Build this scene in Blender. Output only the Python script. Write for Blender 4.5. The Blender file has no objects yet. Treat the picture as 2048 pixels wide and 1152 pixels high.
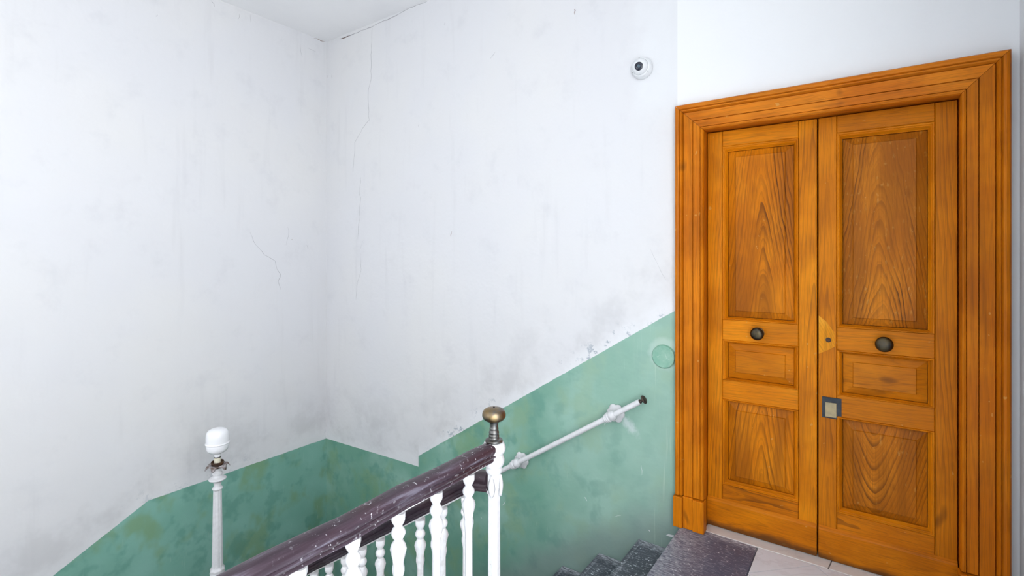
import bpy, bmesh, math, random
from mathutils import Vector, Matrix
random.seed(7)
sc = bpy.context.scene
col = sc.collection
PI = math.pi

# ------------------------------------------------------------------ camera
EYE = 1.58
cam_data = bpy.data.cameras.new('camera')
cam_data.sensor_width = 36.0
cam_data.lens = 36.0 * 1005.27 / 2048.0
cam_data.shift_y = -(576 - 509.9) / 2048.0
cam_data.clip_start = 0.02
cam = bpy.data.objects.new('camera', cam_data)
cam.location = (0.0, -3.0, EYE)
cam.rotation_euler = (PI / 2, 0, math.radians(35.388))
col.objects.link(cam)
sc.camera = cam

# ------------------------------------------------------------------ world, daylight
SKY = (0.945, 0.97, 1.0)
SKY_STRENGTH = 6.0
w = bpy.data.worlds.new('overcast_sky')
sc.world = w
w.use_nodes = True
bg = w.node_tree.nodes['Background']
bg.inputs[0].default_value = (*SKY, 1)
bg.inputs[1].default_value = SKY_STRENGTH
sc.view_settings.view_transform = 'Standard'
sc.view_settings.look = 'None'
sc.view_settings.gamma = 1.0
sc.view_settings.use_curve_mapping = False
sc.view_settings.exposure = 0.33
sc.cycles.adaptive_threshold = .03
sc.cycles.max_bounces = 4
sc.cycles.diffuse_bounces = 3
sc.cycles.glossy_bounces = 3
sc.cycles.caustics_reflective = False
sc.cycles.caustics_refractive = False

# room limits (metres): wall_back is the plane y=0, wall_left x=XA, wall_right x=XR
XA, XR, YR, ZT, ZB = -4.392, 0.524, -5.6, 3.694, -3.4
# windows: right wall (y0,y1,z0,z1), added fill-light opening in the rear wall (x0,x1,z0,z1)
WIN_R = (-5.45, -2.00, 0.10, 3.20)
WIN_FILL = [(-3.6, -2.7, .6, 2.7)]

def portal(name, loc, rot, sx, sy):
    l = bpy.data.lights.new(name, 'AREA')
    l.shape = 'RECTANGLE'; l.size = sx; l.size_y = sy
    l.cycles.is_portal = True
    o = bpy.data.objects.new(name, l); col.objects.link(o)
    o.location = loc; o.rotation_euler = rot
portal('daylight_portal', (XR + .26, (WIN_R[0] + WIN_R[1]) / 2, (WIN_R[2] + WIN_R[3]) / 2), (0, PI / 2, 0), WIN_R[3] - WIN_R[2], WIN_R[1] - WIN_R[0])
for a in WIN_FILL:
    portal('daylight_portal', ((a[0] + a[1]) / 2, YR - .26, (a[2] + a[3]) / 2), (PI / 2, 0, 0), a[1] - a[0], a[3] - a[2])

# ------------------------------------------------------------------ node helpers
class S:
    """a shader socket with arithmetic"""
    def __init__(s, nt, k): s.nt, s.k = nt, k
    def m(s, op, *args):
        n = s.nt.nodes.new('ShaderNodeMath'); n.operation = op
        for i, a in enumerate((s,) + args):
            if isinstance(a, S): s.nt.links.new(a.k, n.inputs[i])
            else: n.inputs[i].default_value = a
        return S(s.nt, n.outputs[0])
    def __add__(s, o): return s.m('ADD', o)
    def __sub__(s, o): return s.m('SUBTRACT', o)
    def __mul__(s, o): return s.m('MULTIPLY', o)
    def __truediv__(s, o): return s.m('DIVIDE', o)
    def mn(s, o): return s.m('MINIMUM', o)
    def mx(s, o): return s.m('MAXIMUM', o)
    def lt(s, o): return s.m('LESS_THAN', o)
    def gt(s, o): return s.m('GREATER_THAN', o)
    def frac(s): return s.m('FRACT')
    def sqrt(s): return s.m('SQRT')
    def inv(s): return (s * -1.0) + 1.0
    def sm(s, a, b):
        n = s.nt.nodes.new('ShaderNodeMapRange'); n.interpolation_type = 'SMOOTHSTEP'
        s.nt.links.new(s.k, n.inputs[0]); n.inputs[1].default_value = a; n.inputs[2].default_value = b
        return S(s.nt, n.outputs[0])

class Mat:
    def __init__(s, name, rough=.5, spec=.5, metallic=0.0):
        s.mat = bpy.data.materials.new(name); s.mat.use_nodes = True
        s.nt = s.mat.node_tree; s.b = s.nt.nodes['Principled BSDF']
        s.b.inputs['Roughness'].default_value = rough
        s.b.inputs['Specular IOR Level'].default_value = spec
        s.b.inputs['Metallic'].default_value = metallic
        g = s.nt.nodes.new('ShaderNodeNewGeometry'); s.pos = g.outputs['Position']
        sp = s.nt.nodes.new('ShaderNodeSeparateXYZ'); s.nt.links.new(s.pos, sp.inputs[0])
        s.x, s.y, s.z = (S(s.nt, sp.outputs[i]) for i in range(3))
    def vec(s, a, b, c):
        n = s.nt.nodes.new('ShaderNodeCombineXYZ')
        for i, v in enumerate((a, b, c)):
            if isinstance(v, S): s.nt.links.new(v.k, n.inputs[i])
            else: n.inputs[i].default_value = v
        return n.outputs[0]
    def noise(s, vec=None, scale=1.0, detail=3.0, rough=.55, dist=0.0):
        n = s.nt.nodes.new('ShaderNodeTexNoise')
        s.nt.links.new(vec if vec is not None else s.pos, n.inputs['Vector'])
        n.inputs['Scale'].default_value = scale; n.inputs['Detail'].default_value = detail
        n.inputs['Roughness'].default_value = rough; n.inputs['Distortion'].default_value = dist
        return S(s.nt, n.outputs[0])
    def mix(s, f, a, b):
        n = s.nt.nodes.new('ShaderNodeMix'); n.data_type = 'RGBA'
        if isinstance(f, S): s.nt.links.new(f.k, n.inputs[0])
        else: n.inputs[0].default_value = f
        for v, i in ((a, 6), (b, 7)):
            if isinstance(v, tuple): n.inputs[i].default_value = (*v, 1)
            else: s.nt.links.new(v, n.inputs[i])
        return n.outputs[2]
    def color(s, c):
        if isinstance(c, tuple): s.b.inputs['Base Color'].default_value = (*c, 1)
        else: s.nt.links.new(c, s.b.inputs['Base Color'])
    def roughness(s, r): s.nt.links.new(r.k, s.b.inputs['Roughness'])
    def bump(s, h, strength=.3, dist=.01):
        n = s.nt.nodes.new('ShaderNodeBump')
        n.inputs['Strength'].default_value = strength; n.inputs['Distance'].default_value = dist
        s.nt.links.new(h.k, n.inputs['Height']); s.nt.links.new(n.outputs[0], s.b.inputs['Normal'])

# ------------------------------------------------------------------ materials
WHITE_OLD = (.735, .74, .765)
WHITE_NEW = (.85, .865, .88)
GREEN = (.178, .385, .290)
GREEN_PALE = (.30, .52, .43)
GREEN_OLIVE = (.21, .34, .15)
GREEN_BLUE = (.125, .315, .25)

def plaster(name, border, fresh_x=None, extras=None):
    """whitewashed wall with a green painted dado; border(m) gives the height of the paint edge"""
    m = Mat(name, rough=.62, spec=.35)
    n1 = m.noise(scale=.9, detail=3); n2 = m.noise(scale=4.5, detail=4, rough=.62); n3 = m.noise(scale=28, detail=2)
    streak = m.noise(m.vec(m.x * 9.0, m.y * 9.0, m.z * .9), 1.0, 3)
    white = m.mix(n1.sm(.35, .7), WHITE_OLD, (.755, .755, .76))
    white = m.mix(n2.sm(.52, .8) * .35, white, (.60, .605, .635))
    white = m.mix(streak.sm(.56, .78) * .28, white, (.61, .61, .63))
    edge = border(m)
    wob = (m.noise(scale=14, detail=2) - .5) * .010
    d = m.z - edge + wob                                      # height above the paint edge
    # grime low on the wall, brushed fresh white next to the paint edge, flakes where old paint shows
    grime = d.sm(.75, .12) * m.noise(scale=2.6, detail=4, rough=.7).sm(.44, .68) * .42
    white = m.mix(grime, white, (.53, .53, .54))
    band = (d + (n2 - .5) * .30).sm(.12, .0)
    white = m.mix(band * (.9 if fresh_x is not None else .5), white, (.80, .81, .83))
    fl = m.noise(scale=11, detail=4, rough=.75).sm(.55, .62) * m.noise(scale=2.2, detail=1).sm(.46, .54) * d.sm(.16, .03) * (m.x.sm(-3.1, -2.7) if fresh_x is not None else 1.0)
    white = m.mix(fl * (.8 if fresh_x is not None else .25), white, (.30, .36, .42))
    if extras: white = extras(m, white, d)
    if fresh_x is not None: white = m.mix(m.x.gt(fresh_x), white, WHITE_NEW)
    # green paint
    g1 = m.noise(scale=1.7, detail=3); g2 = m.noise(m.vec(m.x * 1.0, m.y, m.z * .8), 3.6, 3, .6); g3 = m.noise(scale=6.5, detail=3)
    green = m.mix(g1.sm(.40, .68), GREEN if fresh_x is not None else (.21, .445, .36), GREEN_PALE if fresh_x is not None else (.26, .51, .43))
    green = m.mix(g2.sm(.50, .66) * .6, green, GREEN_OLIVE if fresh_x is None else (.22, .38, .20))
    green = m.mix(g3.sm(.50, .66) * .6, green, GREEN_BLUE)
    sc_ = m.noise(m.vec(m.x * 60.0, m.y * 60.0, m.z * 5.0), 1.0, 2).sm(.70, .76) * .35
    green = m.mix(sc_, green, (.42, .60, .50))
    if fresh_x is not None:
        # chalky and scrubbed towards the doorway, dirt brushed up along the steps
        green = m.mix((m.x + (g2 - .5) * 1.2).sm(-2.3, -.9) * .6, green, (.40, .585, .495))
        st = m.z - (m.x + .881) * .663 + (n2 - .5) * .25      # height above the line of the nosings
        green = m.mix(st.sm(.30, .02) * .55, green, (.235, .275, .27))
        # powdery smear below the upper rail bracket, plaster ring round the cover plate
        ax, az = m.x + 1.235, m.z - .515
        u = (ax * .72 - az * .69); v = (ax * .69 + az * .72)
        sm_ = ((u * u) / .0085 + (v * v) / .0016).sqrt() + (n3 - .5) * 1.6
        green = m.mix(sm_.sm(1.15, .1) * .7, green, (.66, .74, .74))
        rx, rz = m.x + 1.005, m.z - .985
        rr = (rx * rx + rz * rz).sqrt() + (n3 - .5) * .03
        green = m.mix(rr.sm(.112, .080) * .38, green, (.62, .74, .69))
        vert = m.noise(m.vec(m.x * 38.0, 0.0, m.z * 1.6), 1.0, 3).sm(.58, .70) * m.x.sm(-1.25, -1.0) * .5
        green = m.mix(vert, green, (.52, .66, .56))
    dado = d.lt(0.0) if fresh_x is None else d.lt(0.0) * m.x.lt(-.5)
    m.color(m.mix(dado, white, green))
    r = dado * -.22 + .66
    m.roughness(r)
    m.bump(m.noise(scale=3.2, detail=4, rough=.6), .5, .014)
    return m.mat

def border_back(m):
    ramp = (m.x + 3.099) * .6326 + -.116
    flat = (m.x + 3.099) * .028 + -.205
    k = m.x.gt(-3.099)
    return ramp * k + flat * k.inv()
def border_left(m):
    ramp = (m.y + 1.452) * .5217 + -.226
    return ramp.mn(m.y * .0104 + -.241 + .0302 * 0)
def dado_low(m): return m.x * 0.0 + -9.0
def extras_back(m, white, d):
    # plastered-over patch beside and above the security camera
    px = m.x + (m.noise(scale=5, detail=3) - .5) * .5
    return m.mix(px.sm(-1.28, -1.05) * m.z.sm(2.35, 2.6) * .6, white, (.80, .82, .84))

M_WALLB = plaster('plaster_back', border_back, fresh_x=-.927, extras=extras_back)
M_WALLA = plaster('plaster_left', border_left)
m = Mat('plaster_new', .6, .3); n_ = m.noise(scale=5, detail=4); m.color(m.mix(n_.sm(.4, .7), (.76, .77, .785), (.79, .80, .815))); m.bump(n_, .15, .01); M_NEW = m.mat
m = Mat('ceiling_paint', .7, .2); n_ = m.noise(scale=1.3, detail=6); m.color(m.mix(n_.sm(.4, .75), (.92, .925, .935), (.87, .875, .89))); m.bump(n_, .2, .01); M_CEIL = m.mat
m = Mat('crack_dark', .9, .1); m.color((.42, .42, .44)); M_CRACK = m.mat
m = Mat('crack_brown', .9, .1); m.color((.16, .08, .05)); M_CRACKB = m.mat
m = Mat('chip_white', .8, .1); m.color((.82, .83, .84)); M_CHIP = m.mat

def wood(name, base=(.47, .165, .012), light=(.56, .225, .022), dark=(.10, .034, .008), xc=0.0, zc=1.0, d=.03, taper=.15,
         freq=95.0, amp=.02, lines=.75, horiz=False, seed=0.0, rough=.36, tone=None):
    m = Mat(name, rough=rough, spec=.12)
    a, l = (m.z, m.x) if horiz else (m.x, m.z)
    v = m.vec(a * 7.0, m.y * 7.0 + seed, l * 1.6)
    warp = (m.noise(v, 1.0, 3) - .5) * (amp * 2)
    fine = (m.noise(m.vec(a * 40.0, m.y * 10.0 + seed, l * 6.0), 1.0, 2) - .5) * .0035
    ac = a - xc
    r = (ac * ac + d * d).sqrt() + (l - zc) * taper + warp + fine
    saw = (r * freq).frac()
    ring = m.noise(m.vec((r * freq).m('FLOOR') * 1.37, seed + 2.3, l * .8), 1.0, 1).sm(.34, .66)
    saw2 = (r * (freq * 2.6)).frac()
    ln = (saw.sm(.42, .93) * saw.sm(1.0, .96) * (ring * .75 + .25)).mx(saw2.sm(.5, .95) * saw2.sm(1.0, .96) * .34)
    patch = m.noise(m.vec(a * 5.0, seed + 3.1, l * 1.3), 1.0, 2).sm(.38, .66)
    fib = m.noise(m.vec(a * 240.0, m.y * 60.0, l * 7.0), 1.0, 2)
    blot = m.noise(m.vec(a * 3.0, seed, l * 2.2), 1.6, 4)
    c = m.mix(blot.sm(.35, .68), base, light)
    c = m.mix(m.noise(m.vec(a * 4.0, seed + 6.2, l * 2.6), 1.0, 3).sm(.46, .68) * (.0 if 'patch' in name else .36), c, (.33, .085, .003))
    c = m.mix(fib.sm(.45, .72) * .30, c, dark)
    c = m.mix(ln * (patch * .6 + .4) * lines, c, dark)
    knot = m.noise(m.vec(a * 9.0, seed + 7.7, l * 5.0), 1.0, 1).sm(.73, .80)
    c = m.mix(knot * .6, c, dark)
    chip = m.noise(m.vec(a * 34.0, seed + 1.7, l * 24.0), 1.0, 2).sm(.735, .76) * .55
    c = m.mix(chip, c, (.68, .36, .09))
    if 'panel_tall' in name or 'panel_low' in name:
        sk = m.noise(m.vec(ac * 9.0, seed + 5.5, l * .9), 1.0, 2).sm(.42, .64)
        c = m.mix(sk * .55, c, (.26, .075, .005))
        if 'worn' in name:
            pale = m.noise(m.vec(ac * 60.0, seed + 8.8, l * 22.0), 1.0, 4).sm(.60, .74) * .26
            c = m.mix(pale, c, (.78, .44, .10))
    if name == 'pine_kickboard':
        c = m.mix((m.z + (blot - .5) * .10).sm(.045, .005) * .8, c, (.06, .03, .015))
    if tone: c = m.mix(tone[1], c, tone[0])
    m.color(c)
    rn = blot
    m.roughness(rn * .25 + (rough - .1))
    m.bump(fib, .08, .003)
    return m.mat

AM = dict(base=(.72, .215, .003), light=(.85, .285, .006))
CA = dict(base=(.57, .148, .003), light=(.71, .21, .005))
W_STILE = wood('pine_stile', **AM, xc=-.24, d=.012, taper=.05, freq=55, amp=.03, lines=.5, seed=2.0)
W_STILE2 = wood('pine_stile_worn', base=(.60, .175, .003), light=(.72, .225, .005), xc=-.175, d=.01, taper=.045, freq=55, amp=.03, lines=.5, seed=5.0)
W_RAIL = wood('pine_rail', **AM, xc=1.5, d=.5, taper=.03, freq=70, amp=.03, lines=.34, horiz=True, seed=4.0)
W_RAIL2 = wood('pine_rail_worn', base=(.60, .175, .003), light=(.72, .225, .005), xc=1.5, d=.5, taper=.03, freq=70, amp=.03, lines=.34, horiz=True, seed=9.0)
W_RAILD = wood('pine_rail_dark_grain', base=(.60, .165, .003), light=(.72, .22, .005), xc=.22, d=.06, taper=.05, freq=95, amp=.03, lines=.6, horiz=True, seed=6.0)
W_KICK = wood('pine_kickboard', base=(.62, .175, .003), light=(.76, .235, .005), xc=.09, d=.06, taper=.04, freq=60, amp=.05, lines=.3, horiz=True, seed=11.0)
W_MOULD = wood('pine_moulding', base=(.66, .195, .003), light=(.78, .25, .005), xc=3, d=.2, taper=.02, freq=40, amp=.01, lines=.2, seed=8.0)
W_MOULDH = wood('pine_moulding_across', base=(.66, .195, .003), light=(.78, .25, .005), xc=9, d=.2, taper=.02, freq=40, amp=.01, lines=.2, horiz=True, seed=8.5)
W_PANEL = [
    wood('chestnut_panel_tall', base=(.62, .175, .003), light=(.78, .25, .006), dark=(.055, .016, .004), xc=-.482, zc=1.2, d=.028, taper=.12, freq=60, amp=.030, lines=1.0, seed=1.0),
    wood('chestnut_panel_small', base=(.66, .195, .003), light=(.80, .265, .006), xc=.975, zc=0, d=.05, taper=.05, freq=95, amp=.06, lines=.42, horiz=True, seed=13.0),
    wood('chestnut_panel_low', base=(.62, .175, .003), light=(.78, .25, .006), dark=(.055, .016, .004), xc=-.485, zc=.3, d=.014, taper=.15, freq=42, amp=.026, lines=1.0, seed=17.0),
    wood('chestnut_panel_tall_worn', base=(.56, .165, .006), light=(.68, .225, .012), dark=(.065, .022, .006), xc=.042, zc=1.3, d=.042, taper=.15, freq=74, amp=.03, lines=.95, seed=21.0),
    wood('chestnut_panel_small_worn', base=(.60, .18, .004), light=(.72, .235, .008), xc=.97, zc=0, d=.2, taper=.04, freq=75, amp=.05, lines=.36, horiz=True, seed=25.0),
    wood('chestnut_panel_low_worn', base=(.57, .165, .005), light=(.70, .225, .01), dark=(.07, .024, .006), xc=.02, zc=.5, d=.05, taper=-.26, freq=66, amp=.02, lines=.75, seed=29.0)]
W_CASE = wood('pine_casing', **CA, xc=-3, d=.1, taper=.02, freq=26, amp=.02, lines=.35, seed=31.0)
W_CASEH = wood('pine_casing_head', base=(.60, .155, .006), light=(.76, .235, .014), xc=7, d=.1, taper=.02, freq=26, amp=.02, lines=.3, horiz=True, seed=33.0)
W_PATCH = wood('pine_patch', base=(.80, .29, .006), light=(.90, .40, .03), xc=-.3, d=.1, taper=.3, freq=120, amp=.01, lines=.3, seed=37.0)
W_DARK = wood('dark_seam', base=(.05, .018, .006), light=(.07, .025, .008), lines=.1, rough=.7)

m = Mat('white_gloss_paint', .38, .5); n_ = m.noise(scale=40, detail=3)
ch = m.noise(scale=55, detail=2).sm(.75, .765); m.color(m.mix(ch, m.mix(n_.sm(.4, .7), (.72, .725, .745), (.66, .665, .685)), (.22, .18, .16))); m.bump(n_, .25, .003); M_WHITE = m.mat
m = Mat('white_flat_paint', .55, .4); n_ = m.noise(scale=30, detail=4); m.color(m.mix(n_.sm(.45, .75), (.80, .80, .82), (.66, .65, .66))); m.bump(n_, .3, .004); M_WHITE2 = m.mat

def rail_paint(name, along, scuff, cols):
    m = Mat(name, .34, .45)
    a = m.x if along == 'x' else m.y
    v = m.vec(m.x * (4.0 if along == 'x' else 55.0), m.y * (4.0 if along == 'y' else 55.0), m.z * (22.0 if along == 'x' else 55.0))
    st = m.noise(v, 1.0, 4, .6); sp = m.noise(scale=62, detail=4, rough=.7); big = m.noise(scale=3.2, detail=3)
    c = m.mix(st.sm(.35, .65), cols[0], cols[1]); c = m.mix(big.sm(.45, .7) * .6, c, cols[2])
    c = m.mix(sp.sm(.60, .66) * big.sm(.38, .56) * scuff, c, (.72, .73, .77))
    c = m.mix(st.sm(.55, .75) * .45 * scuff, c, (.30, .30, .38))
    m.color(c); m.roughness(st * .35 + .2); m.bump(st + sp * .4, .25, .004)
    return m.mat
M_RAIL1 = rail_paint('plum_varnish_scuffed', 'y', .9, ((.030, .017, .026), (.060, .040, .056), (.052, .020, .024)))
M_RAIL2 = rail_paint('dark_varnish', 'x', .10, ((.022, .014, .022), (.045, .030, .042), (.04, .018, .022)))

def slate(name, a, b, scuff, steps=False):
    m = Mat(name, .5, .4)
    s1 = m.noise(m.vec(m.x * 22.0, m.y * 120.0, m.z * 20.0), 1.0, 4, .72); s2 = m.noise(m.vec(m.x * 55.0, m.y * 85.0, m.z * 40.0), 1.0, 3, .7); s3 = m.noise(scale=5, detail=3)
    c = m.mix(s3.sm(.35, .65), a, b)
    c = m.mix(s1.sm(.50, .68) * .55 * scuff, c, (.34, .36, .42))
    c = m.mix(s2.sm(.60, .66) * s3.sm(.30, .58) * scuff, c, (.72, .75, .80))
    wallside = (m.y + (s2 - .5) * .10).sm(-.10, .0)           # plaster dust lies along the wall and on the worn nosings
    if steps: nose = ((m.x * -1.0 - .866) / .27).frac().sm(.08, .0) * .45
    else: nose = (m.x + (s3 - .5) * .25).sm(-.62, -.90) * .55
    c = m.mix((nose.mx(wallside) * s1.sm(.36, .62)).mn(1.0), c, (.60, .62, .68))
    m.color(c); m.roughness(s1 * .35 + .28); m.bump(s1, .3, .003)
    return m.mat
M_SLATE = slate('worn_slate_tread', (.050, .056, .074), (.090, .098, .122), 1.25, True)
M_SLATE2 = slate('brown_slate_slab', (.078, .092, .145), (.104, .102, .150), 1.0)

def marble(name, base, vein, sc_=2.3):
    m = Mat(name, .3, .5)
    n = m.noise(scale=sc_, detail=6, rough=.6, dist=1.6); v = (n - .5).m('ABSOLUTE').sm(.035, 0.0)
    n2 = m.noise(scale=4, detail=4)
    c = m.mix(n2.sm(.35, .7), base, tuple(x * .9 for x in base)); m.color(m.mix(v * .16, c, vein)); m.bump(n2, .08, .003)
    return m.mat
M_MARBLE = marble('white_marble', (.78, .83, .89), (.36, .37, .42))
M_SILL = marble('cream_marble', (.80, .78, .75), (.40, .37, .36), 3.0)
m = Mat('grout', .9, .1); m.color((.22, .20, .19)); M_GROUT = m.mat
m = Mat('riser_stone', .7, .2); n_ = m.noise(scale=8, detail=4); m.color(m.mix(n_, (.18, .18, .2), (.34, .34, .36))); M_RISER = m.mat

def metal(name, a, b, rough=.35, scale=14, met=1.0):
    m = Mat(name, rough, .5, met); n = m.noise(scale=scale, detail=5, rough=.65)
    m.color(m.mix(n.sm(.38, .66), a, b)); m.roughness(n * .3 + (rough - .12)); m.bump(n, .15, .002)
    return m.mat
M_BRASS = metal('aged_brass', (.30, .21, .10), (.19, .17, .15), .34, 20)
M_PEWTER = metal('tarnished_bronze', (.20, .205, .20), (.11, .10, .09), .36, 24)
M_KNOB = metal('blackened_bronze', (.045, .043, .040), (.10, .078, .042), .34, 18)
M_IRON = metal('dark_iron', (.045, .038, .034), (.10, .075, .06), .5, 30, .7)
M_STEEL = metal('gunmetal_plate', (.030, .036, .045), (.055, .062, .07), .42, 30, .8)
M_TILE = metal('dull_brass_tile', (.42, .34, .19), (.32, .27, .17), .45, 22, .6)
M_LEAF = metal('flaking_leaf_metal', (.42, .39, .40), (.10, .06, .04), .6, 34, .2)
M_CUP = metal('rusted_cup', (.11, .055, .03), (.05, .03, .022), .6, 30, .5)
m = Mat('opal_glass', .12, .5); m.color((.88, .89, .92)); m.b.inputs['Subsurface Weight'].default_value = .25; m.b.inputs['Subsurface Radius'].default_value = (.05, .05, .05); M_OPAL = m.mat
m = Mat('cream_socket', .5, .4); m.color((.74, .70, .56)); M_SOCKET = m.mat
m = Mat('camera_plastic', .32, .5); m.color((.84, .86, .88)); M_PLASTIC = m.mat
m = Mat('camera_window', .08, .6); m.color((.008, .012, .028)); M_LENS = m.mat
m = Mat('camera_lens_inner', .2, .6); m.color((.07, .11, .14)); M_LENS2 = m.mat
m = Mat('green_plate_paint', .42, .45); n_ = m.noise(scale=14, detail=4); n2_ = m.noise(scale=40, detail=3)
m.color(m.mix(n2_.sm(.6, .72) * .5, m.mix(n_.sm(.38, .65), (.22, .45, .34), (.31, .52, .41)), (.6, .72, .66))); m.bump(n_, .3, .004); M_PLATE = m.mat
m = Mat('window_frame_paint', .4, .4); m.color((.78, .78, .77)); M_WFRAME = m.mat
g = bpy.data.materials.new('window_glass'); g.use_nodes = True; nt = g.node_tree; nt.nodes.clear()
o_ = nt.nodes.new('ShaderNodeOutputMaterial'); tr = nt.nodes.new('ShaderNodeBsdfTransparent'); gl = nt.nodes.new('ShaderNodeBsdfGlossy')
gl.inputs['Roughness'].default_value = .02; mx_ = nt.nodes.new('ShaderNodeMixShader'); mx_.inputs[0].default_value = .06
nt.links.new(tr.outputs[0], mx_.inputs[1]); nt.links.new(gl.outputs[0], mx_.inputs[2]); nt.links.new(mx_.outputs[0], o_.inputs[0]); M_GLASS = g

# ------------------------------------------------------------------ mesh helpers
def mesh_obj(name, bm, mat, parent=None, smooth=False, loc=(0, 0, 0), auto=None):
    """bm holds coordinates relative to the object's origin"""
    bmesh.ops.recalc_face_normals(bm, faces=bm.faces)
    me = bpy.data.meshes.new(name); bm.to_mesh(me); bm.free()
    if smooth:
        me.polygons.foreach_set('use_smooth', [True] * len(me.polygons))
        if auto is not None:
            me.set_sharp_from_angle(angle=math.radians(auto))
    me.materials.append(mat)
    o = bpy.data.objects.new(name, me); col.objects.link(o)
    o.location = loc
    if parent: o.parent = parent
    return o
def empty(name, loc=(0, 0, 0)):
    o = bpy.data.objects.new(name, None); o.empty_display_size = .1; o.location = loc; col.objects.link(o); return o
def tag(o, label=None, cat=None, group=None, kind=None):
    for k, v in (('label', label), ('category', cat), ('group', group), ('kind', kind)):
        if v: o[k] = v
    return o
def box(bm, x0, x1, y0, y1, z0, z1, bev=0.0, seg=1):
    t = bmesh.new()
    vs = [t.verts.new(c) for c in ((x0, y0, z0), (x1, y0, z0), (x1, y1, z0), (x0, y1, z0), (x0, y0, z1), (x1, y0, z1), (x1, y1, z1), (x0, y1, z1))]
    for f in ((0, 3, 2, 1), (4, 5, 6, 7), (0, 1, 5, 4), (1, 2, 6, 5), (2, 3, 7, 6), (3, 0, 4, 7)): t.faces.new([vs[i] for i in f])
    if bev: bmesh.ops.bevel(t, geom=t.edges[:], offset=bev, segments=seg, affect='EDGES', profile=.5)
    me = bpy.data.meshes.new('t'); t.to_mesh(me); t.free(); bm.from_mesh(me); bpy.data.meshes.remove(me)
    return bm
def bx(*a, **k): return box(bmesh.new(), *a, **k)
def loops(bm, rings, close=True, cap0=True, cap1=True):
    """skin a list of rings (lists of points)"""
    vr = [[bm.verts.new(p) for p in r] for r in rings]
    n = len(vr[0])
    for a, b in zip(vr, vr[1:]):
        for i in range(n if close else n - 1):
            j = (i + 1) % n
            bm.faces.new((a[i], a[j], b[j], b[i]))
    if cap0: bm.faces.new(list(reversed(vr[0])))
    if cap1: bm.faces.new(vr[-1])
    return bm
def lathe(bm, prof, seg=24, c=(0, 0, 0), mod=None, cap0=True, cap1=True):
    """prof: (radius, height) pairs up the z axis"""
    rings = []
    for r, z in prof:
        ring = []
        for i in range(seg):
            t = 2 * PI * i / seg
            rr = r * (mod(t, z) if mod else 1.0)
            ring.append((c[0] + rr * math.cos(t), c[1] + rr * math.sin(t), c[2] + z))
        rings.append(ring)
    return loops(bm, rings, True, cap0, cap1)
def xf(bm, mtx): bmesh.ops.transform(bm, matrix=mtx, verts=bm.verts); return bm
def smooth_prof(pts, n=4):
    """Catmull-Rom through (r,z) points"""
    out = []
    P = [pts[0]] + list(pts) + [pts[-1]]
    for i in range(1, len(P) - 2):
        p0, p1, p2, p3 = P[i - 1:i + 3]
        for k in range(n):
            t = k / n
            out.append(tuple(.5 * ((2 * p1[q]) + (-p0[q] + p2[q]) * t + (2 * p0[q] - 5 * p1[q] + 4 * p2[q] - p3[q]) * t * t + (-p0[q] + 3 * p1[q] - 3 * p2[q] + p3[q]) * t ** 3) for q in (0, 1)))
    out.append(pts[-1])
    return [(max(a, .0008), b) for a, b in out]
def prism(bm, pts, y0, y1):
    """polygon in (x,z) extruded in y"""
    return loops(bm, [[(x, y0, z) for x, z in pts], [(x, y1, z) for x, z in pts]])

# ------------------------------------------------------------------ the shell
def struct(name, bm, mat, label=None):
    o = mesh_obj(name, bm, mat); tag(o, label, kind='structure'); return o
T = .25
DX0, DX1, DZ = -.80, .36, 2.32            # rough opening of the doorway
bm = bmesh.new()
box(bm, XA - T, DX0, 0, T, ZB, ZT); box(bm, DX1, XR + T, 0, T, ZB, ZT)
box(bm, DX0, DX1, 0, T, DZ, ZT); box(bm, DX0, DX1, 0, T, ZB, -.06); box(bm, DX0, DX1, T - .02, T, -.06, DZ)  # last box: unseen panel added behind the leaves to block outside light
wall_back = struct('wall_back', bm, M_WALLB, 'white plaster wall with a sloping green dado, around the double door')
wall_left = struct('wall_left', bx(XA - T, XA, YR - T, 0, ZB, ZT), M_WALLA, 'white plaster wall with a green dado, left of the corner')
bm = bmesh.new(); y0, y1, z0, z1 = WIN_R
box(bm, XR, XR + T, YR - T, y0, ZB, ZT); box(bm, XR, XR + T, y1, 0, ZB, ZT); box(bm, XR, XR + T, y0, y1, ZB, z0); box(bm, XR, XR + T, y0, y1, z1, ZT)
wall_right = struct('wall_right', bm, M_NEW, 'plain white wall right of the door casing')
bm = bmesh.new(); x0, x1, z0, z1 = WIN_FILL[0]
box(bm, XA, x0, YR - T, YR, ZB, ZT); box(bm, x1, XR, YR - T, YR, ZB, ZT); box(bm, x0, x1, YR - T, YR, ZB, z0); box(bm, x0, x1, YR - T, YR, z1, ZT)
wall_rear = struct('wall_rear', bm, M_NEW, 'plain white wall behind the viewer, with an added window for fill light')
ceiling = struct('ceiling', bx(XA - T, XR + T, YR - T, T, ZT, ZT + .2), M_CEIL, 'flat pale grey painted ceiling')

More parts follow.
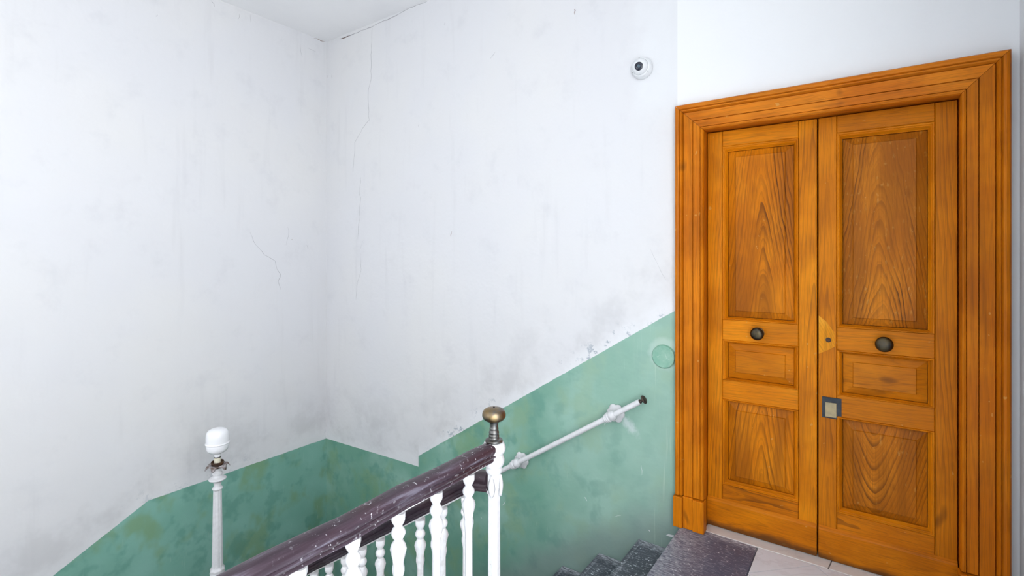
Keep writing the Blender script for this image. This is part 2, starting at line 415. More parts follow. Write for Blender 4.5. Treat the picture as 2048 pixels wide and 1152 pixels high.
def window(name, axis, c, a0, a1, z0, z1, nx, nz):
    """frame in the wall plane; axis 'x': the pane faces x"""
    root = empty(name, (c, (a0 + a1) / 2, z0) if axis == 'x' else ((a0 + a1) / 2, c, z0)); root['kind'] = 'structure'
    L = root.location
    def put(nm, p0, p1, q0, q1, th, mat, parent=root):
        if th == 0:
            cs = ((p0, q0), (p1, q0), (p1, q1), (p0, q1)); b = bmesh.new()
            b.faces.new([b.verts.new((0, u - L.y, v - L.z) if axis == 'x' else (u - L.x, 0, v - L.z)) for u, v in cs])
        elif axis == 'x': b = bx(-th, th, p0 - L.y, p1 - L.y, q0 - L.z, q1 - L.z)
        else: b = bx(p0 - L.x, p1 - L.x, -th, th, q0 - L.z, q1 - L.z)
        return mesh_obj(nm, b, mat, parent)
    fw = .06
    put('window_frame', a0, a0 + fw, z0, z1, .03, M_WFRAME); put('window_frame', a1 - fw, a1, z0, z1, .03, M_WFRAME)
    put('window_frame', a0 + fw, a1 - fw, z0, z0 + fw, .03, M_WFRAME); put('window_frame', a0 + fw, a1 - fw, z1 - fw, z1, .03, M_WFRAME)
    A0, A1, Z0, Z1 = a0 + fw, a1 - fw, z0 + fw, z1 - fw; bw = .02
    for i in range(1, nx): put('glazing_bar', A0 + (A1 - A0) * i / nx - bw, A0 + (A1 - A0) * i / nx + bw, Z0, Z1, .018, M_WFRAME)
    for i in range(nx):
        p0 = A0 + (A1 - A0) * i / nx + (bw if i else 0); p1 = A0 + (A1 - A0) * (i + 1) / nx - (bw if i < nx - 1 else 0)
        for k in range(1, nz): put('glazing_bar', p0, p1, Z0 + (Z1 - Z0) * k / nz - bw, Z0 + (Z1 - Z0) * k / nz + bw, .016, M_WFRAME)
        for k in range(nz):
            q0 = Z0 + (Z1 - Z0) * k / nz + (bw if k else 0); q1 = Z0 + (Z1 - Z0) * (k + 1) / nz - (bw if k < nz - 1 else 0)
            put('pane', p0, p1, q0, q1, 0, M_GLASS)
    return root
window('window_1', 'x', XR + .16, *WIN_R, 3, 3)
window('fill_window', 'y', YR - .16, *WIN_FILL[0], 1, 3)  # unseen window, added as fill light for the left of wall_back

# ------------------------------------------------------------------ landing floor
EDGE_Y, WELL_X = -1.46, -1.285          # inner edge of the flight, edge of the stairwell
NOSE, RUN, RISE = -.881, .27, .179
bm = bmesh.new()
box(bm, NOSE + .02, XR, EDGE_Y, .13, -.20, -.022); box(bm, WELL_X, XR, YR, EDGE_Y, -.20, -.022)
floor = struct('floor', bm, M_GROUT, 'marble landing in front of the double door')
def floor_part(name, pts, z0, z1, mat, bev=.002):
    b = bmesh.new(); loops(b, [[(x, y, z0) for x, y in pts], [(x, y, z1) for x, y in pts]])
    if bev: bmesh.ops.bevel(b, geom=[e for e in b.edges if all(abs(v.co.z - z1) < 1e-6 for v in e.verts)], offset=bev, segments=1, affect='EDGES')
    return mesh_obj(name, b, mat, floor)
SL = -.492                               # right edge of the dark slab
floor_part('slate_slab', [(NOSE - .015, EDGE_Y), (SL, EDGE_Y), (SL, -.018), (-.764, -.018), (-.764, -.002), (NOSE - .015, -.002)], -.022, 0, M_SLATE2, .004)
floor_part('threshold', [(-.772, -.014), (-.170, -.014), (-.152, .128), (-.772, .128)], -.022, .001, M_SILL)
floor_part('threshold', [(-.166, -.014), (.334, -.014), (.334, .128), (-.148, .128)], -.022, .001, M_SILL)
def clip(poly, ax, v, keep_greater):
    out = []
    for i, p in enumerate(poly):
        q = poly[(i + 1) % len(poly)]
        pi = (p[ax] >= v) == keep_greater; qi = (q[ax] >= v) == keep_greater
        if pi: out.append(p)
        if pi != qi:
            t = (v - p[ax]) / (q[ax] - p[ax]); out.append((p[0] + t * (q[0] - p[0]), p[1] + t * (q[1] - p[1])))
    return out
H = .267
for i in range(-14, 14):
    for k in range(0, 24):
        cx = -.225 + H * i; cy = -.02 - H * k
        if (i + k) % 2 == 0: continue
        g_ = .0022
        dm = [(cx - H + g_, cy), (cx, cy - H + g_), (cx + H - g_, cy), (cx, cy + H - g_)]
        for xa, xb, ya, yb in ((SL + .004, XR - .002, EDGE_Y, -.018), (WELL_X + .004, XR - .002, YR + .002, EDGE_Y - .004)):
            p = dm
            for ax, v, kg in ((0, xa, True), (0, xb, False), (1, ya, True), (1, yb, False)):
                p = clip(p, ax, v, kg) if p else p
            if len(p) >= 3:
                ar = abs(sum(p[j][0] * p[(j + 1) % len(p)][1] - p[(j + 1) % len(p)][0] * p[j][1] for j in range(len(p)))) / 2
                if ar > .0008: floor_part('floor_tile', p, -.022, -.0005, M_MARBLE, 0)

# ------------------------------------------------------------------ stairs
stairs = tag(empty('staircase', (-2.0, -.7, -1.611)), 'worn dark slate stairs going down along the green wall', 'stairs')
SO = stairs.location
def spart(name, x0, x1, y0, y1, z0, z1, mat, bev=0.0, parent=None, off=None):
    o = off if off is not None else SO
    return mesh_obj(name, bx(x0 - o.x, x1 - o.x, y0 - o.y, y1 - o.y, z0 - o.z, z1 - o.z, bev=bev), mat, parent or stairs)
for k in range(1, 9):
    x1, x0 = NOSE - RUN * (k - 1), NOSE - RUN * k
    spart('tread', x0 - .015, x1 + .01, EDGE_Y, -.003, -RISE * k - .03, -RISE * k, M_SLATE, .006)
for k in range(0, 9):
    x = NOSE - RUN * k
    spart('riser', x + .010, x + .03, EDGE_Y + .02, -.003, -RISE * (k + 1) + .0005, -RISE * k - .0305 + (.008 if k == 0 else 0), M_RISER)
b = bmesh.new()
prism(b, [(NOSE + .019 - SO.x, -.21 - SO.z), (NOSE + .019 - SO.x, -.42 - SO.z), (NOSE - RUN * 8 - SO.x, -1.85 - SO.z), (NOSE - RUN * 8 - SO.x, -1.62 - SO.z)], EDGE_Y + .03 - SO.y, -.004 - SO.y)
mesh_obj('soffit', b, M_NEW, stairs)
LX = -3.50                                # inner edge of the lower flight
spart('half_landing', XA + .003, NOSE - RUN * 8 - .002, EDGE_Y, -.003, -1.80, -1.611, M_SLATE, .006)
lower = tag(empty('staircase', (-3.95, -2.2, ZB)), 'lower flight of slate stairs along the left wall', 'stairs')
for k in range(1, 9):
    y1 = EDGE_Y - .002 - .27 * (k - 1); y0 = y1 - .27
    spart('tread', XA + .003, LX, y0 - .01, y1 - .004, -1.611 - RISE * k - .03, -1.611 - RISE * k, M_SLATE, .006, lower, lower.location)
    spart('riser', XA + .003, LX - .02, y1 - .022, y1 - .004, -1.611 - RISE * k + .0005, -1.611 - RISE * (k - 1) - .031, M_RISER, 0, lower, lower.location)
struct('floor', bx(XA, XR, YR, 0, ZB - .2, ZB), M_SILL, 'floor of the storey below')

# ------------------------------------------------------------------ door casing
trim = empty('trim_1', (-.22, 0, 0)); tag(trim, 'orange wooden casing around the double door', kind='structure')
CX0, CX1, CZ = -.926, .490, 2.450        # outside of the casing
# profile from the outer edge inwards: (distance, y)
CP = [(0, -.002), (0, -.050), (.006, -.060), (.016, -.063), (.025, -.060), (.029, -.050), (.032, -.056), (.039, -.057), (.043, -.050), (.047, -.038), (.050, -.048),
      (.0985, -.046), (.1005, -.036), (.1030, -.046), (.139, -.044), (.1405, -.037), (.143, -.047), (.150, -.050), (.156, -.046), (.160, -.036), (.160, -.002)]
PW = .160
def casing_piece(kind):
    b = bmesh.new(); rings = []
    base = .186
    if kind == 'head':
        for end in (0, 1):
            rings.append([(((CX0 + d + .0009) if end == 0 else (CX1 - d - .0009)) - trim.location.x, y, CZ - d) for d, y in CP])
    else:
        for end in (0, 1):
            rings.append([((CX0 + d if kind == 'l' else CX1 - d) - trim.location.x, y, base if end == 0 else CZ - d - .0009) for d, y in CP])
    loops(b, rings, close=True)
    return b
mesh_obj('head_casing', casing_piece('head'), W_CASEH, trim)
mesh_obj('side_casing', casing_piece('l'), W_CASE, trim)
mesh_obj('side_casing', casing_piece('r'), W_CASE, trim)
for s in (0, 1):                          # plinth blocks follow the casing in three steps
    for d0, d1, yy, rz in ((-.006, .046, -.070, .178), (.046, .103, -.058, .184), (.103, .166, -.066, .180)):
        x0, x1 = (CX0 + d0, CX0 + d1) if s == 0 else (CX1 - d1, CX1 - d0)
        mesh_obj('plinth_block', bx(x0 - trim.location.x, x1 - trim.location.x, yy, -.002, .001, rz, bev=.004, seg=2), W_CASE, trim)
# jamb linings behind the casing and the rebate the leaves close against
TX = trim.location.x
LX0, LX1, LM0, LM1, LZ0, LZ1, LY = -.775, .333, -.2235, -.2165, .003, 2.296, .080
mesh_obj('jamb', bx(DX0 - TX, LX0 - .004 - TX, -.002, .226, .001, DZ), W_CASE, trim)
mesh_obj('jamb', bx(LX1 + .004 - TX, DX1 - TX, -.002, .226, .001, DZ), W_CASE, trim)
mesh_obj('jamb_head', bx(LX0 - .004 - TX, LX1 + .004 - TX, -.002, .226, LZ1 + .006, DZ), W_CASEH, trim)
mesh_obj('door_stop', bx(LX0 - .004 - TX, LX0 + .03 - TX, .124, .15, .001, LZ1 + .006), W_DARK, trim)
mesh_obj('door_stop', bx(LX1 - .03 - TX, LX1 + .004 - TX, .124, .15, .001, LZ1 + .006), W_DARK, trim)
mesh_obj('door_stop', bx(LX0 + .03 - TX, LX1 - .03 - TX, .124, .15, LZ1 - .03, LZ1 + .006), W_DARK, trim)

# ------------------------------------------------------------------ door leaves
def ring_strip(outer, inner, prof):
    """moulding ring between two rectangles (x0,x1,z0,z1); prof = (t, y) from outer to inner; four mitred strips"""
    out = []
    def corner(t):
        return [(outer[0] + (inner[0] - outer[0]) * t, outer[2] + (inner[2] - outer[2]) * t), (outer[1] + (inner[1] - outer[1]) * t, outer[2] + (inner[2] - outer[2]) * t),
                (outer[1] + (inner[1] - outer[1]) * t, outer[3] + (inner[3] - outer[3]) * t), (outer[0] + (inner[0] - outer[0]) * t, outer[3] + (inner[3] - outer[3]) * t)]
    for s in range(4):
        out.append([[(corner(t)[s][0], y, corner(t)[s][1]) for t, y in prof], [(corner(t)[(s + 1) % 4][0], y, corner(t)[(s + 1) % 4][1]) for t, y in prof]])
    return out
def leaf(name, label, x0, x1, ox0, ox1, px0, px1, fx0, fx1, stile_l, stile_r, rail, panels):
    root = empty(name, ((x0 + x1) / 2, LY + .02, LZ0)); tag(root, label, kind='structure')
    L = Vector(root.location)
    def P(nm, b, mat, parent=root, smooth=False, auto=None): return mesh_obj(nm, xf(b, Matrix.Translation(-L)), mat, parent, smooth, auto=auto)
    bk = LY + .042
    P('stile', bx(x0, ox0 - .0014, LY, bk, LZ0, LZ1, bev=.0025), stile_l)
    P('stile', bx(ox1 + .0014, x1, LY, bk, LZ0, LZ1, bev=.0025), stile_r)
    zr = [(2.207, LZ1, rail[0]), (1.090, 1.208, rail[0]), (.747, .860, rail[0]), (.150, .256, rail[1])]
    for a, b_, mt in zr: P('rail', bx(ox0, ox1, LY - .0015, bk, a, b_, bev=.003), mt)
    # kickboard across the foot, proud of the leaf, with a sloped top
    b = bmesh.new(); loops(b, [[(xx, yy, zz) for yy, zz in ((LY - .001, LZ0 + .001), (LY - .013, LZ0 + .001), (LY - .015, .03), (LY - .015, .150), (LY - .011, .158), (LY - .001, .168))] for xx in (x0 + .001, x1 - .001)])
    P('kickboard', b, rail[2])
    for (oz0, oz1, iz0, iz1, fz0, fz1), mt in zip(((1.208, 2.207, 1.223, 2.177, 1.262, 2.139), (.860, 1.090, .871, 1.074, .911, 1.033), (.256, .747, .280, .735, .316, .688)), panels):
        rp = [(0, LY - .002), (.12, LY - .006), (.30, LY - .006), (.42, LY), (.5, LY + .001), (.62, LY - .001), (.78, LY + .006), (.92, LY + .013), (1, LY + .015), (1, LY + .03), (0, LY + .03)]
        b = bmesh.new()
        y_p, y_f = LY + .0240, LY + .006
        rings = [[(px0 + .002, LY + .040, iz0 + .002), (px1 - .002, LY + .040, iz0 + .002), (px1 - .002, LY + .040, iz1 - .002), (px0 + .002, LY + .040, iz1 - .002)]]
        for xa, xb, za, zb, yy in ((px0 + .002, px1 - .002, iz0 + .002, iz1 - .002, y_p), (fx0 - .003, fx1 + .003, fz0 - .003, fz1 + .003, y_f + .0055), (fx0, fx1, fz0, fz1, y_f), ):
            rings.append([(xa, yy, za), (xb, yy, za), (xb, yy, zb), (xa, yy, zb)])
        loops(b, rings)
        pn = P('panel', b, mt)
        for s, rr in enumerate(ring_strip((ox0, ox1, oz0, oz1), (px0, px1, iz0, iz1), rp)):
            b = bmesh.new(); loops(b, rr); mo = mesh_obj('moulding', xf(b, Matrix.Translation(-L)), W_MOULDH if s % 2 == 0 else W_MOULD, pn)
    return root, P
d1, P1 = leaf('door_1', 'narrow-looking left leaf of the orange panelled double door, one bronze knob', LX0, LM0, -.692, -.308, -.666, -.330, -.622, -.374,
              W_STILE, W_STILE, (W_RAIL, W_RAILD, W_KICK), W_PANEL[:3])
d2, P2 = leaf('door_2', 'right leaf of the orange panelled double door with knob, plug and latch plate', LM1, LX1, -.135, .252, -.111, .228, -.065, .183,
              W_STILE2, W_STILE2, (W_RAIL2, W_RAILD, W_KICK), W_PANEL[3:])
P2('astragal', bx(-.240, -.190, .1225, .136, .02, LZ1 - .032), W_DARK)
def knob(P, x, z, s=1.0):
    R = Matrix.Translation((x, LY - .002, z)) @ Matrix.Rotation(PI / 2, 4, 'X')
    b = lathe(bmesh.new(), [(.030 * s, 0), (.030 * s, .003), (.027 * s, .006), (.016 * s, .008), (.013 * s, .012), (.012 * s, .022)], 28)
    k = P('knob', xf(lathe(bmesh.new(), smooth_prof([(.0125 * s, .018), (.015 * s, .026), (.026 * s, .032), (.0345 * s, .043), (.0335 * s, .053), (.026 * s, .061), (.014 * s, .065), (.001, .066)]), 32), R), M_KNOB, smooth=True)
    mesh_obj('rose', xf(b, Matrix.Translation(-Vector(k.parent.location)) @ R), M_BRASS, k, True, auto=35)
knob(P1, -.502, 1.146, 1.0); knob(P2, .060, 1.146, 1.06)
# pale repair patch in the meeting stile with a plugged keyhole, and the latch plate
b = bmesh.new(); prism(b, [(-.2150, 1.262), (-.180, 1.232), (-.152, 1.190), (-.143, 1.180), (-.143, 1.108), (-.170, 1.088), (-.2150, 1.062)], LY - .0018, LY + .01); P2('wood_patch', b, W_PATCH)
R = Matrix.Translation((-.172, LY - .0015, 1.139)) @ Matrix.Rotation(PI / 2, 4, 'X')
pg = P2('key_plug', xf(lathe(bmesh.new(), [(.0125, 0), (.0125, .0018), (.0105, .0022), (.0105, .0010)], 24), R), M_IRON)
mesh_obj('screw', xf(lathe(bmesh.new(), [(.0095, .0012), (.0085, .0024), (.003, .0030)], 20), Matrix.Translation(-Vector(d2.location)) @ R), M_CUP, pg)
b = bmesh.new(); prism(b, [(-.200, .734), (-.134, .734), (-.134, .752), (-.115, .752), (-.115, .842), (-.200, .842)], LY - .0045, LY + .003)
lp = P2('latch_plate', b, M_STEEL)
mesh_obj('brass_cover', xf(bx(-.186, -.136, LY - .0075, LY - .004, .740, .816, bev=.0015), Matrix.Translation(-Vector(d2.location))), M_TILE, lp)

# ------------------------------------------------------------------ railings
RX, RYN = -1.225, -1.400                 # line of the landing railing, newel position
RAIL_TOP = .833
# cross-section of the handrail: (across, up) with the top at 0
HR = [(-.024, -.078), (-.027, -.070), (-.024, -.064), (-.030, -.060), (-.033, -.052), (-.027, -.046), (-.034, -.038), (-.038, -.028), (-.036, -.015), (-.028, -.005), (-.014, -.0008),
      (0, 0), (.014, -.0008), (.028, -.005), (.036, -.015), (.038, -.028), (.034, -.038), (.027, -.046), (.033, -.052), (.030, -.060), (.024, -.064), (.027, -.070), (.024, -.078)]

BAL = [(.0235, 0), (.0235, .004), (.0235, .020), (.021, .028), (.0145, .040), (.0125, .046), (.018, .052), (.0225, .062), (.0225, .070), (.018, .080), (.0130, .087), (.0150, .091),
       (.0205, .102), (.0232, .118), (.0222, .134), (.0185, .152), (.0165, .166), (.0172, .176), (.0168, .190), (.0150, .204)]
def baluster_mesh(length):
    """cast-iron baluster hanging from its top at z=0: cap, bead, leafy vase, fluted shaft, foot"""
    prof = [(r, -z) for r, z in BAL] + [(.0135, -.215), (.0150, -length + .12), (.0165, -length + .10), (.022, -length + .085), (.017, -length + .07), (.024, -length + .04), (.026, -length)]
    def mod(t, z):
        if -.205 < z < -.095: return 1 + .09 * math.cos(4 * t) * math.sin((z + .095) / .11 * PI * 3.0) + .05 * math.cos(8 * t)
        if z < -.21: return 1 + .06 * math.cos(8 * t)
        if z > -.03: return 1 + .10 * math.cos(4 * t)
        return 1
    return lathe(bmesh.new(), list(reversed(prof)), 16, mod=mod)
def add_balusters(root, spots, length, mat):
    first = None
    for p in spots:
        loc = Vector(p) - Vector(root.location)
        if first is None: first = mesh_obj('baluster', baluster_mesh(length), mat, root, True, loc, auto=50)
        else:
            o = first.copy(); col.objects.link(o); o.parent = root; o.location = loc
# landing railing: runs level from the newel towards the viewer
END_Y = -4.6
lr = tag(empty('landing_railing', (RX, -2.6, 0)), 'level plum handrail on white balusters, guarding the landing in front', 'railing')
rings = []
nR = 28
for i in range(nR + 1):
    y = RYN - .022 + (END_Y - RYN) * i / nR
    wz = .0025 * math.sin(i * 1.9) + .002 * math.sin(i * .7); wx = .0015 * math.sin(i * 1.3)
    rings.append([(wx + a, y + 2.6, RAIL_TOP + wz + u) for a, u in [(p * .88, q * .88) for p, q in HR]])
mesh_obj('handrail', loops(bmesh.new(), rings), M_RAIL1, lr, True, auto=60)
mesh_obj('iron_core', bx(-.013, .013, END_Y + 2.6, RYN - .03 + 2.6, RAIL_TOP - .074, RAIL_TOP - .0665), M_WHITE, lr)
ys = [-1.557 - .1725 * k for k in range(17)]
add_balusters(lr, [(RX, y, RAIL_TOP - .073) for y in ys], RAIL_TOP - .073 - .022, M_WHITE)
mesh_obj('base_rail', bx(-.05, .05, END_Y + 2.6, EDGE_Y - .004 + 2.6, 0.0, .022, bev=.004), M_WHITE2, lr)
# stair railing: goes down along the flight to the lamp post
LPX, LPY = -3.553, -1.400
sr = tag(empty('stair_railing', (-2.3, RYN, -.9)), 'dark handrail on thin white balusters sloping down beside the stairs', 'railing')
def rail2(x):                             # top of the sloping rail
    return .712 + .663 * (x + 1.296) if x < -1.28 else .712 + .663 * (-1.28 + 1.296) + .45 * (x + 1.28)
rings = []
for i in range(45):
    x = RX - .022 + (LPX + .04 - (RX - .022)) * i / 44
    s_ = .86
    sink = .03 * max(0, 1 - i / 2.5) ** 2
    rings.append([(x + 2.3, a * s_, rail2(x) + .9 + u * s_ * 1.16 - sink) for a, u in HR])
mesh_obj('handrail', loops(bmesh.new(), rings), M_RAIL2, sr, True, auto=60)
rings = []
for i in range(30):
    x = RX - .03 + (LPX + .04 - (RX - .03)) * i / 29
    rings.append([(x + 2.3, a, rail2(x) + .9 + u) for a, u in ((-.013, -.084), (.013, -.084), (.013, -.077), (-.013, -.077))])
mesh_obj('iron_core', loops(bmesh.new(), rings), M_WHITE2, sr)
def tread_z(x): return -RISE * (math.floor((NOSE - x) / RUN) + 1)
for par in (0, 1):
    sp = []
    for k in range(par, 13, 2):
        x = -1.371 - .135 * k
        sp.append((x, RYN, rail2(x) - .087))
    add_balusters(sr, sp, sp[1][2] - tread_z(sp[1][0]) , M_WHITE2)

# top newel
nw = tag(empty('newel_post', (RX, RYN, -2 * RISE)), 'white newel post with a flattened bronze ball at the top of the stairs', 'newel post')
nz = 2 * RISE
def octo(t, z): return 1.0
b = lathe(bmesh.new(), [(.046, 0), (.046, .05), (.036, .06), (.036, .09), (.0265, .10), (.0245, nz + .60), (.0245, nz + .64), (.029, nz + .655), (.0275, nz + .69), (.0265, nz + .72)], 8)
xf(b, Matrix.Rotation(PI / 8, 4, 'Z'))
mesh_obj('shaft', b, M_WHITE, nw)
b = lathe(bmesh.new(), smooth_prof([(.026, nz + .705), (.031, nz + .712), (.0335, nz + .722), (.031, nz + .732), (.036, nz + .738), (.0415, nz + .752), (.0415, nz + .766), (.036, nz + .780), (.038, nz + .786), (.0455, nz + .798), (.0465, nz + .812), (.041, nz + .826), (.036, nz + .832), (.004, nz + .8325)], 3), 28)
mesh_obj('capital', b, M_WHITE, nw, True)
b = lathe(bmesh.new(), smooth_prof([(.0345, nz + .8328), (.0355, nz + .838), (.032, nz + .843), (.0225, nz + .846), (.0205, nz + .852), (.0215, nz + .858), (.0195, nz + .864), (.0210, nz + .870), (.0175, nz + .880), (.0185, nz + .886), (.0165, nz + .892), (.0175, nz + .906), (.0215, nz + .9145), (.026, nz + .918)], 3), 32)
kn = mesh_obj('finial_stem', b, M_PEWTER, nw, True)
b = lathe(bmesh.new(), smooth_prof([(.020, nz + .915), (.035, nz + .919), (.0455, nz + .930), (.0475, nz + .942), (.0435, nz + .955), (.033, nz + .964), (.015, nz + .968), (.001, nz + .9685)], 4), 36)
fb_ = mesh_obj('finial_ball', b, M_BRASS, nw, True)
mesh_obj('finial_pin', lathe(bmesh.new(), [(.004, nz + .967), (.004, nz + .971), (.002, nz + .973)], 12), M_IRON, fb_)
# acanthus leaves cast below the capital
for k in range(4):
    b = bmesh.new(); rr = []
    for i in range(7):
        t = i / 6; wd = .016 * math.sin(PI * (t * .85 + .12)); z = nz + .62 + .085 * t; r = .027 + .006 * math.sin(PI * t)
        rr.append([(r - .004, -wd, z), (r + .003, -wd * .5, z), (r + .005, 0, z), (r + .003, wd * .5, z), (r - .004, wd, z), (r - .006, 0, z)])
    loops(b, rr); xf(b, Matrix.Rotation(k * PI / 2 + .3, 4, 'Z')); mesh_obj('acanthus_leaf', b, M_WHITE, nw, True)

# ------------------------------------------------------------------ lamp on the lower newel
lz = -1.611
lp_ = tag(empty('newel_lamp', (LPX, LPY, lz)), 'white fluted lamp post with an opal glass shade on the lower newel', 'lamp')
def zz(v): return v - lz
b = lathe(bmesh.new(), [(.07, 0), (.07, .06), (.05, .08), (.045, .12), (.042, zz(-.60)), (.050, zz(-.585)), (.050, zz(-.570)), (.040, zz(-.560))], 16); mesh_obj('newel', b, M_WHITE, lp_)
b = lathe(bmesh.new(), smooth_prof([(.040, zz(-.560)), (.046, zz(-.548)), (.042, zz(-.535)), (.044, zz(-.52)), (.036, zz(-.508)), (.034, zz(-.50))], 3), 24, mod=lambda t, z: 1 + .08 * math.cos(8 * t)); mesh_obj('base_ornament', b, M_WHITE, lp_, True)
b = lathe(bmesh.new(), [(.0330, zz(-.50)), (.0315, zz(-.40)), (.0285, zz(-.20)), (.0255, zz(-.02)), (.0245, zz(.012))], 32, mod=lambda t, z: 1 - .085 * (abs(math.sin(4 * t)) < .45)); mesh_obj('shaft', b, M_WHITE, lp_)
b = lathe(bmesh.new(), smooth_prof([(.0255, zz(.010)), (.0315, zz(.017)), (.0315, zz(.024)), (.0240, zz(.032)), (.0225, zz(.045)), (.0250, zz(.062)), (.034, zz(.070)), (.0510, zz(.080)), (.0525, zz(.087)), (.046, zz(.092)), (.032, zz(.099)), (.027, zz(.108)), (.031, zz(.116)), (.0315, zz(.123)), (.026, zz(.130)), (.021, zz(.138)), (.024, zz(.150)), (.018, zz(.156))], 3), 28); mesh_obj('capital', b, M_WHITE, lp_, True)
# leafy drip pan
pan = mesh_obj('drip_pan', lathe(bmesh.new(), smooth_prof([(.014, zz(.150)), (.022, zz(.158)), (.026, zz(.166)), (.030, zz(.172)), (.024, zz(.176)), (.010, zz(.177))], 3), 24), M_CUP, lp_, True)
for k in range(6):
    b = bmesh.new(); rr = []
    for i in range(9):
        t = i / 8; r = .018 + .056 * t; z = zz(.164) + .016 * math.sin(PI * t * .9) - .012 * max(0, t - .75) * 4 * t
        wd = (.011 + .021 * math.sin(PI * min(1, t * 1.02)) * (1 + .22 * math.sin(t * 15))) * (1 - .45 * t ** 4)
        rr.append([(r, -wd, z - .003), (r, -wd * .5, z + .003), (r, 0, z + .0015), (r, wd * .5, z + .003), (r, wd, z - .003), (r, 0, z - .0025)])
    loops(b, rr); xf(b, Matrix.Rotation(k * PI / 3 + .25 + .08 * math.sin(k * 5), 4, 'Z'))
    mesh_obj('leaf', b, M_LEAF, pan, True)
b = lathe(bmesh.new(), smooth_prof([(.018, zz(.172)), (.032, zz(.177)), (.0375, zz(.187)), (.0385, zz(.199)), (.0365, zz(.199)), (.033, zz(.188)), (.012, zz(.181))], 3), 28); mesh_obj('gallery_cup', b, M_CUP, lp_, True)
mesh_obj('candle_socket', lathe(bmesh.new(), [(.020, zz(.180)), (.020, zz(.224)), (.018, zz(.226)), (.004, zz(.226))], 24), M_SOCKET, lp_, True, auto=40)
mesh_obj('gallery_ring', lathe(bmesh.new(), [(.0205, zz(.226)), (.0215, zz(.228)), (.0215, zz(.231)), (.0205, zz(.232))], 24), M_IRON, lp_)
b = lathe(bmesh.new(), smooth_prof([(.0190, zz(.232)), (.0205, zz(.240)), (.0215, zz(.250)), (.0300, zz(.257)), (.050, zz(.266)), (.0635, zz(.283)), (.0685, zz(.305)), (.0690, zz(.318)), (.0725, zz(.321)), (.0730, zz(.326)), (.0695, zz(.330)),
    (.0690, zz(.352)), (.0680, zz(.376)), (.0640, zz(.396)), (.0540, zz(.410)), (.036, zz(.418)), (.016, zz(.420)), (.001, zz(.4205))], 4), 40)
mesh_obj('glass_shade', b, M_OPAL, lp_, True)

# ------------------------------------------------------------------ pipe handrail on the wall
PY = -.072
A_, B_ = Vector((-1.131, PY, .692)), Vector((-2.95, PY, -.4895))
ph = tag(empty('wall_handrail', (-1.9, 0, .2)), 'white pipe handrail with rosette brackets sloping along the green wall', 'handrail')
PO = Vector(ph.location)
dv = (A_ - B_).normalized()
def orient(p, d, up=Vector((0, -1, 0))):
    z_ = d.normalized(); x_ = up.cross(z_).normalized(); y_ = z_.cross(x_)
    return Matrix(((x_.x, y_.x, z_.x, p.x), (x_.y, y_.y, z_.y, p.y), (x_.z, y_.z, z_.z, p.z), (0, 0, 0, 1)))
def along(p, d, prof, seg=20, mod=None): return xf(lathe(bmesh.new(), prof, seg, mod=mod), orient(p - PO, d, Vector((0, -1, 0)) if abs(d.y) < .9 else Vector((0, 0, 1))))
Ln = (A_ - B_).length
mesh_obj('pipe', along(B_, dv, [(.0165, 0), (.0165, Ln - .002), (.0150, Ln)], 20), M_WHITE, ph, True, auto=40)
for q in (-1.315, -2.040, -2.78):
    c = B_ + dv * ((q - B_.x) / dv.x)
    br = mesh_obj('bracket', along(c - dv * .045, dv, smooth_prof([(.0175, -.01), (.0255, -.004), (.0215, .002), (.0290, .009), (.0245, .015), (.0330, .023), (.0280, .031), (.0330, .044), (.0300, .060), (.0215, .072), (.0175, .074)], 3), 24), M_WHITE, ph, True)
    W = Vector((c.x, -.001, c.z))
    mesh_obj('rosette', along(W, Vector((0, -1, 0)), smooth_prof([(.044, 0), (.054, .003), (.056, .010), (.046, .018), (.030, .022), (.020, .030), (.0185, .072)], 3), 48, mod=lambda t, z: 1 + (.16 * abs(math.cos(3 * t)) - .08 if z < .018 else 0)), M_WHITE, br, True)
kn = mesh_obj('end_knob', along(A_, dv, smooth_prof([(.0120, -.004), (.0125, .006), (.0085, .012), (.0075, .020), (.012, .023), (.024, .026), (.0265, .031), (.022, .037), (.010, .040), (.001, .0405)], 3), 28), M_IRON, ph, True)

# ------------------------------------------------------------------ round cover plate on the wall
PP = Vector((-1.008, 0, .968))
cp = tag(empty('cover_plate', PP), 'round green-painted cover plate on the wall beside the door casing', 'cover plate')
R = Matrix.Rotation(PI / 2, 4, 'X')
mesh_obj('disc', xf(lathe(bmesh.new(), [(.068, .001), (.069, .012), (.066, .016), (.060, .0165), (.055, .0155), (.02, .0165), (.004, .0168)], 48), R), M_PLATE, cp, True, auto=50)
mesh_obj('back_ring', xf(lathe(bmesh.new(), [(.072, .0005), (.072, .004), (.069, .005)], 48), R), M_PLATE, cp, True, auto=40)
mesh_obj('conduit', bx(.066, .084, -.012, -.001, -.020, .004, bev=.002), M_IRON, cp)

# ------------------------------------------------------------------ security camera
CC = Vector((-1.139, 0, 2.728))
sc_ = tag(empty('security_camera', CC), 'small white dome security camera high on the wall', 'camera')
mesh_obj('mounting_base', xf(lathe(bmesh.new(), [(.060, .0005), (.061, .012), (.059, .020), (.0565, .026), (.0565, .030), (.048, .034), (.03, .035)], 48), R), M_PLASTIC, sc_, True, auto=45)
fd = Vector((.10, -.93, -.16)).normalized()
bc = Vector((0, -.036, 0))
F_ = orient(bc, fd, Vector((.5, 0, .85)))
ball = mesh_obj('ball', xf(lathe(bmesh.new(), [(.046 * math.sin(a), -.046 * math.cos(a)) if a > .01 else (.0006, -.046) for a in [PI * i / 24 * .82 for i in range(25)]], 40), F_), M_PLASTIC, sc_, True)
zf = .046 * math.cos(PI * .18)
b = lathe(bmesh.new(), [(.0240, zf - .006), (.0238, zf + .0005), (.0215, zf + .002), (.012, zf + .003), (.001, zf + .0032)], 36)
lw = mesh_obj('lens_window', xf(b, F_), M_LENS, sc_, True)
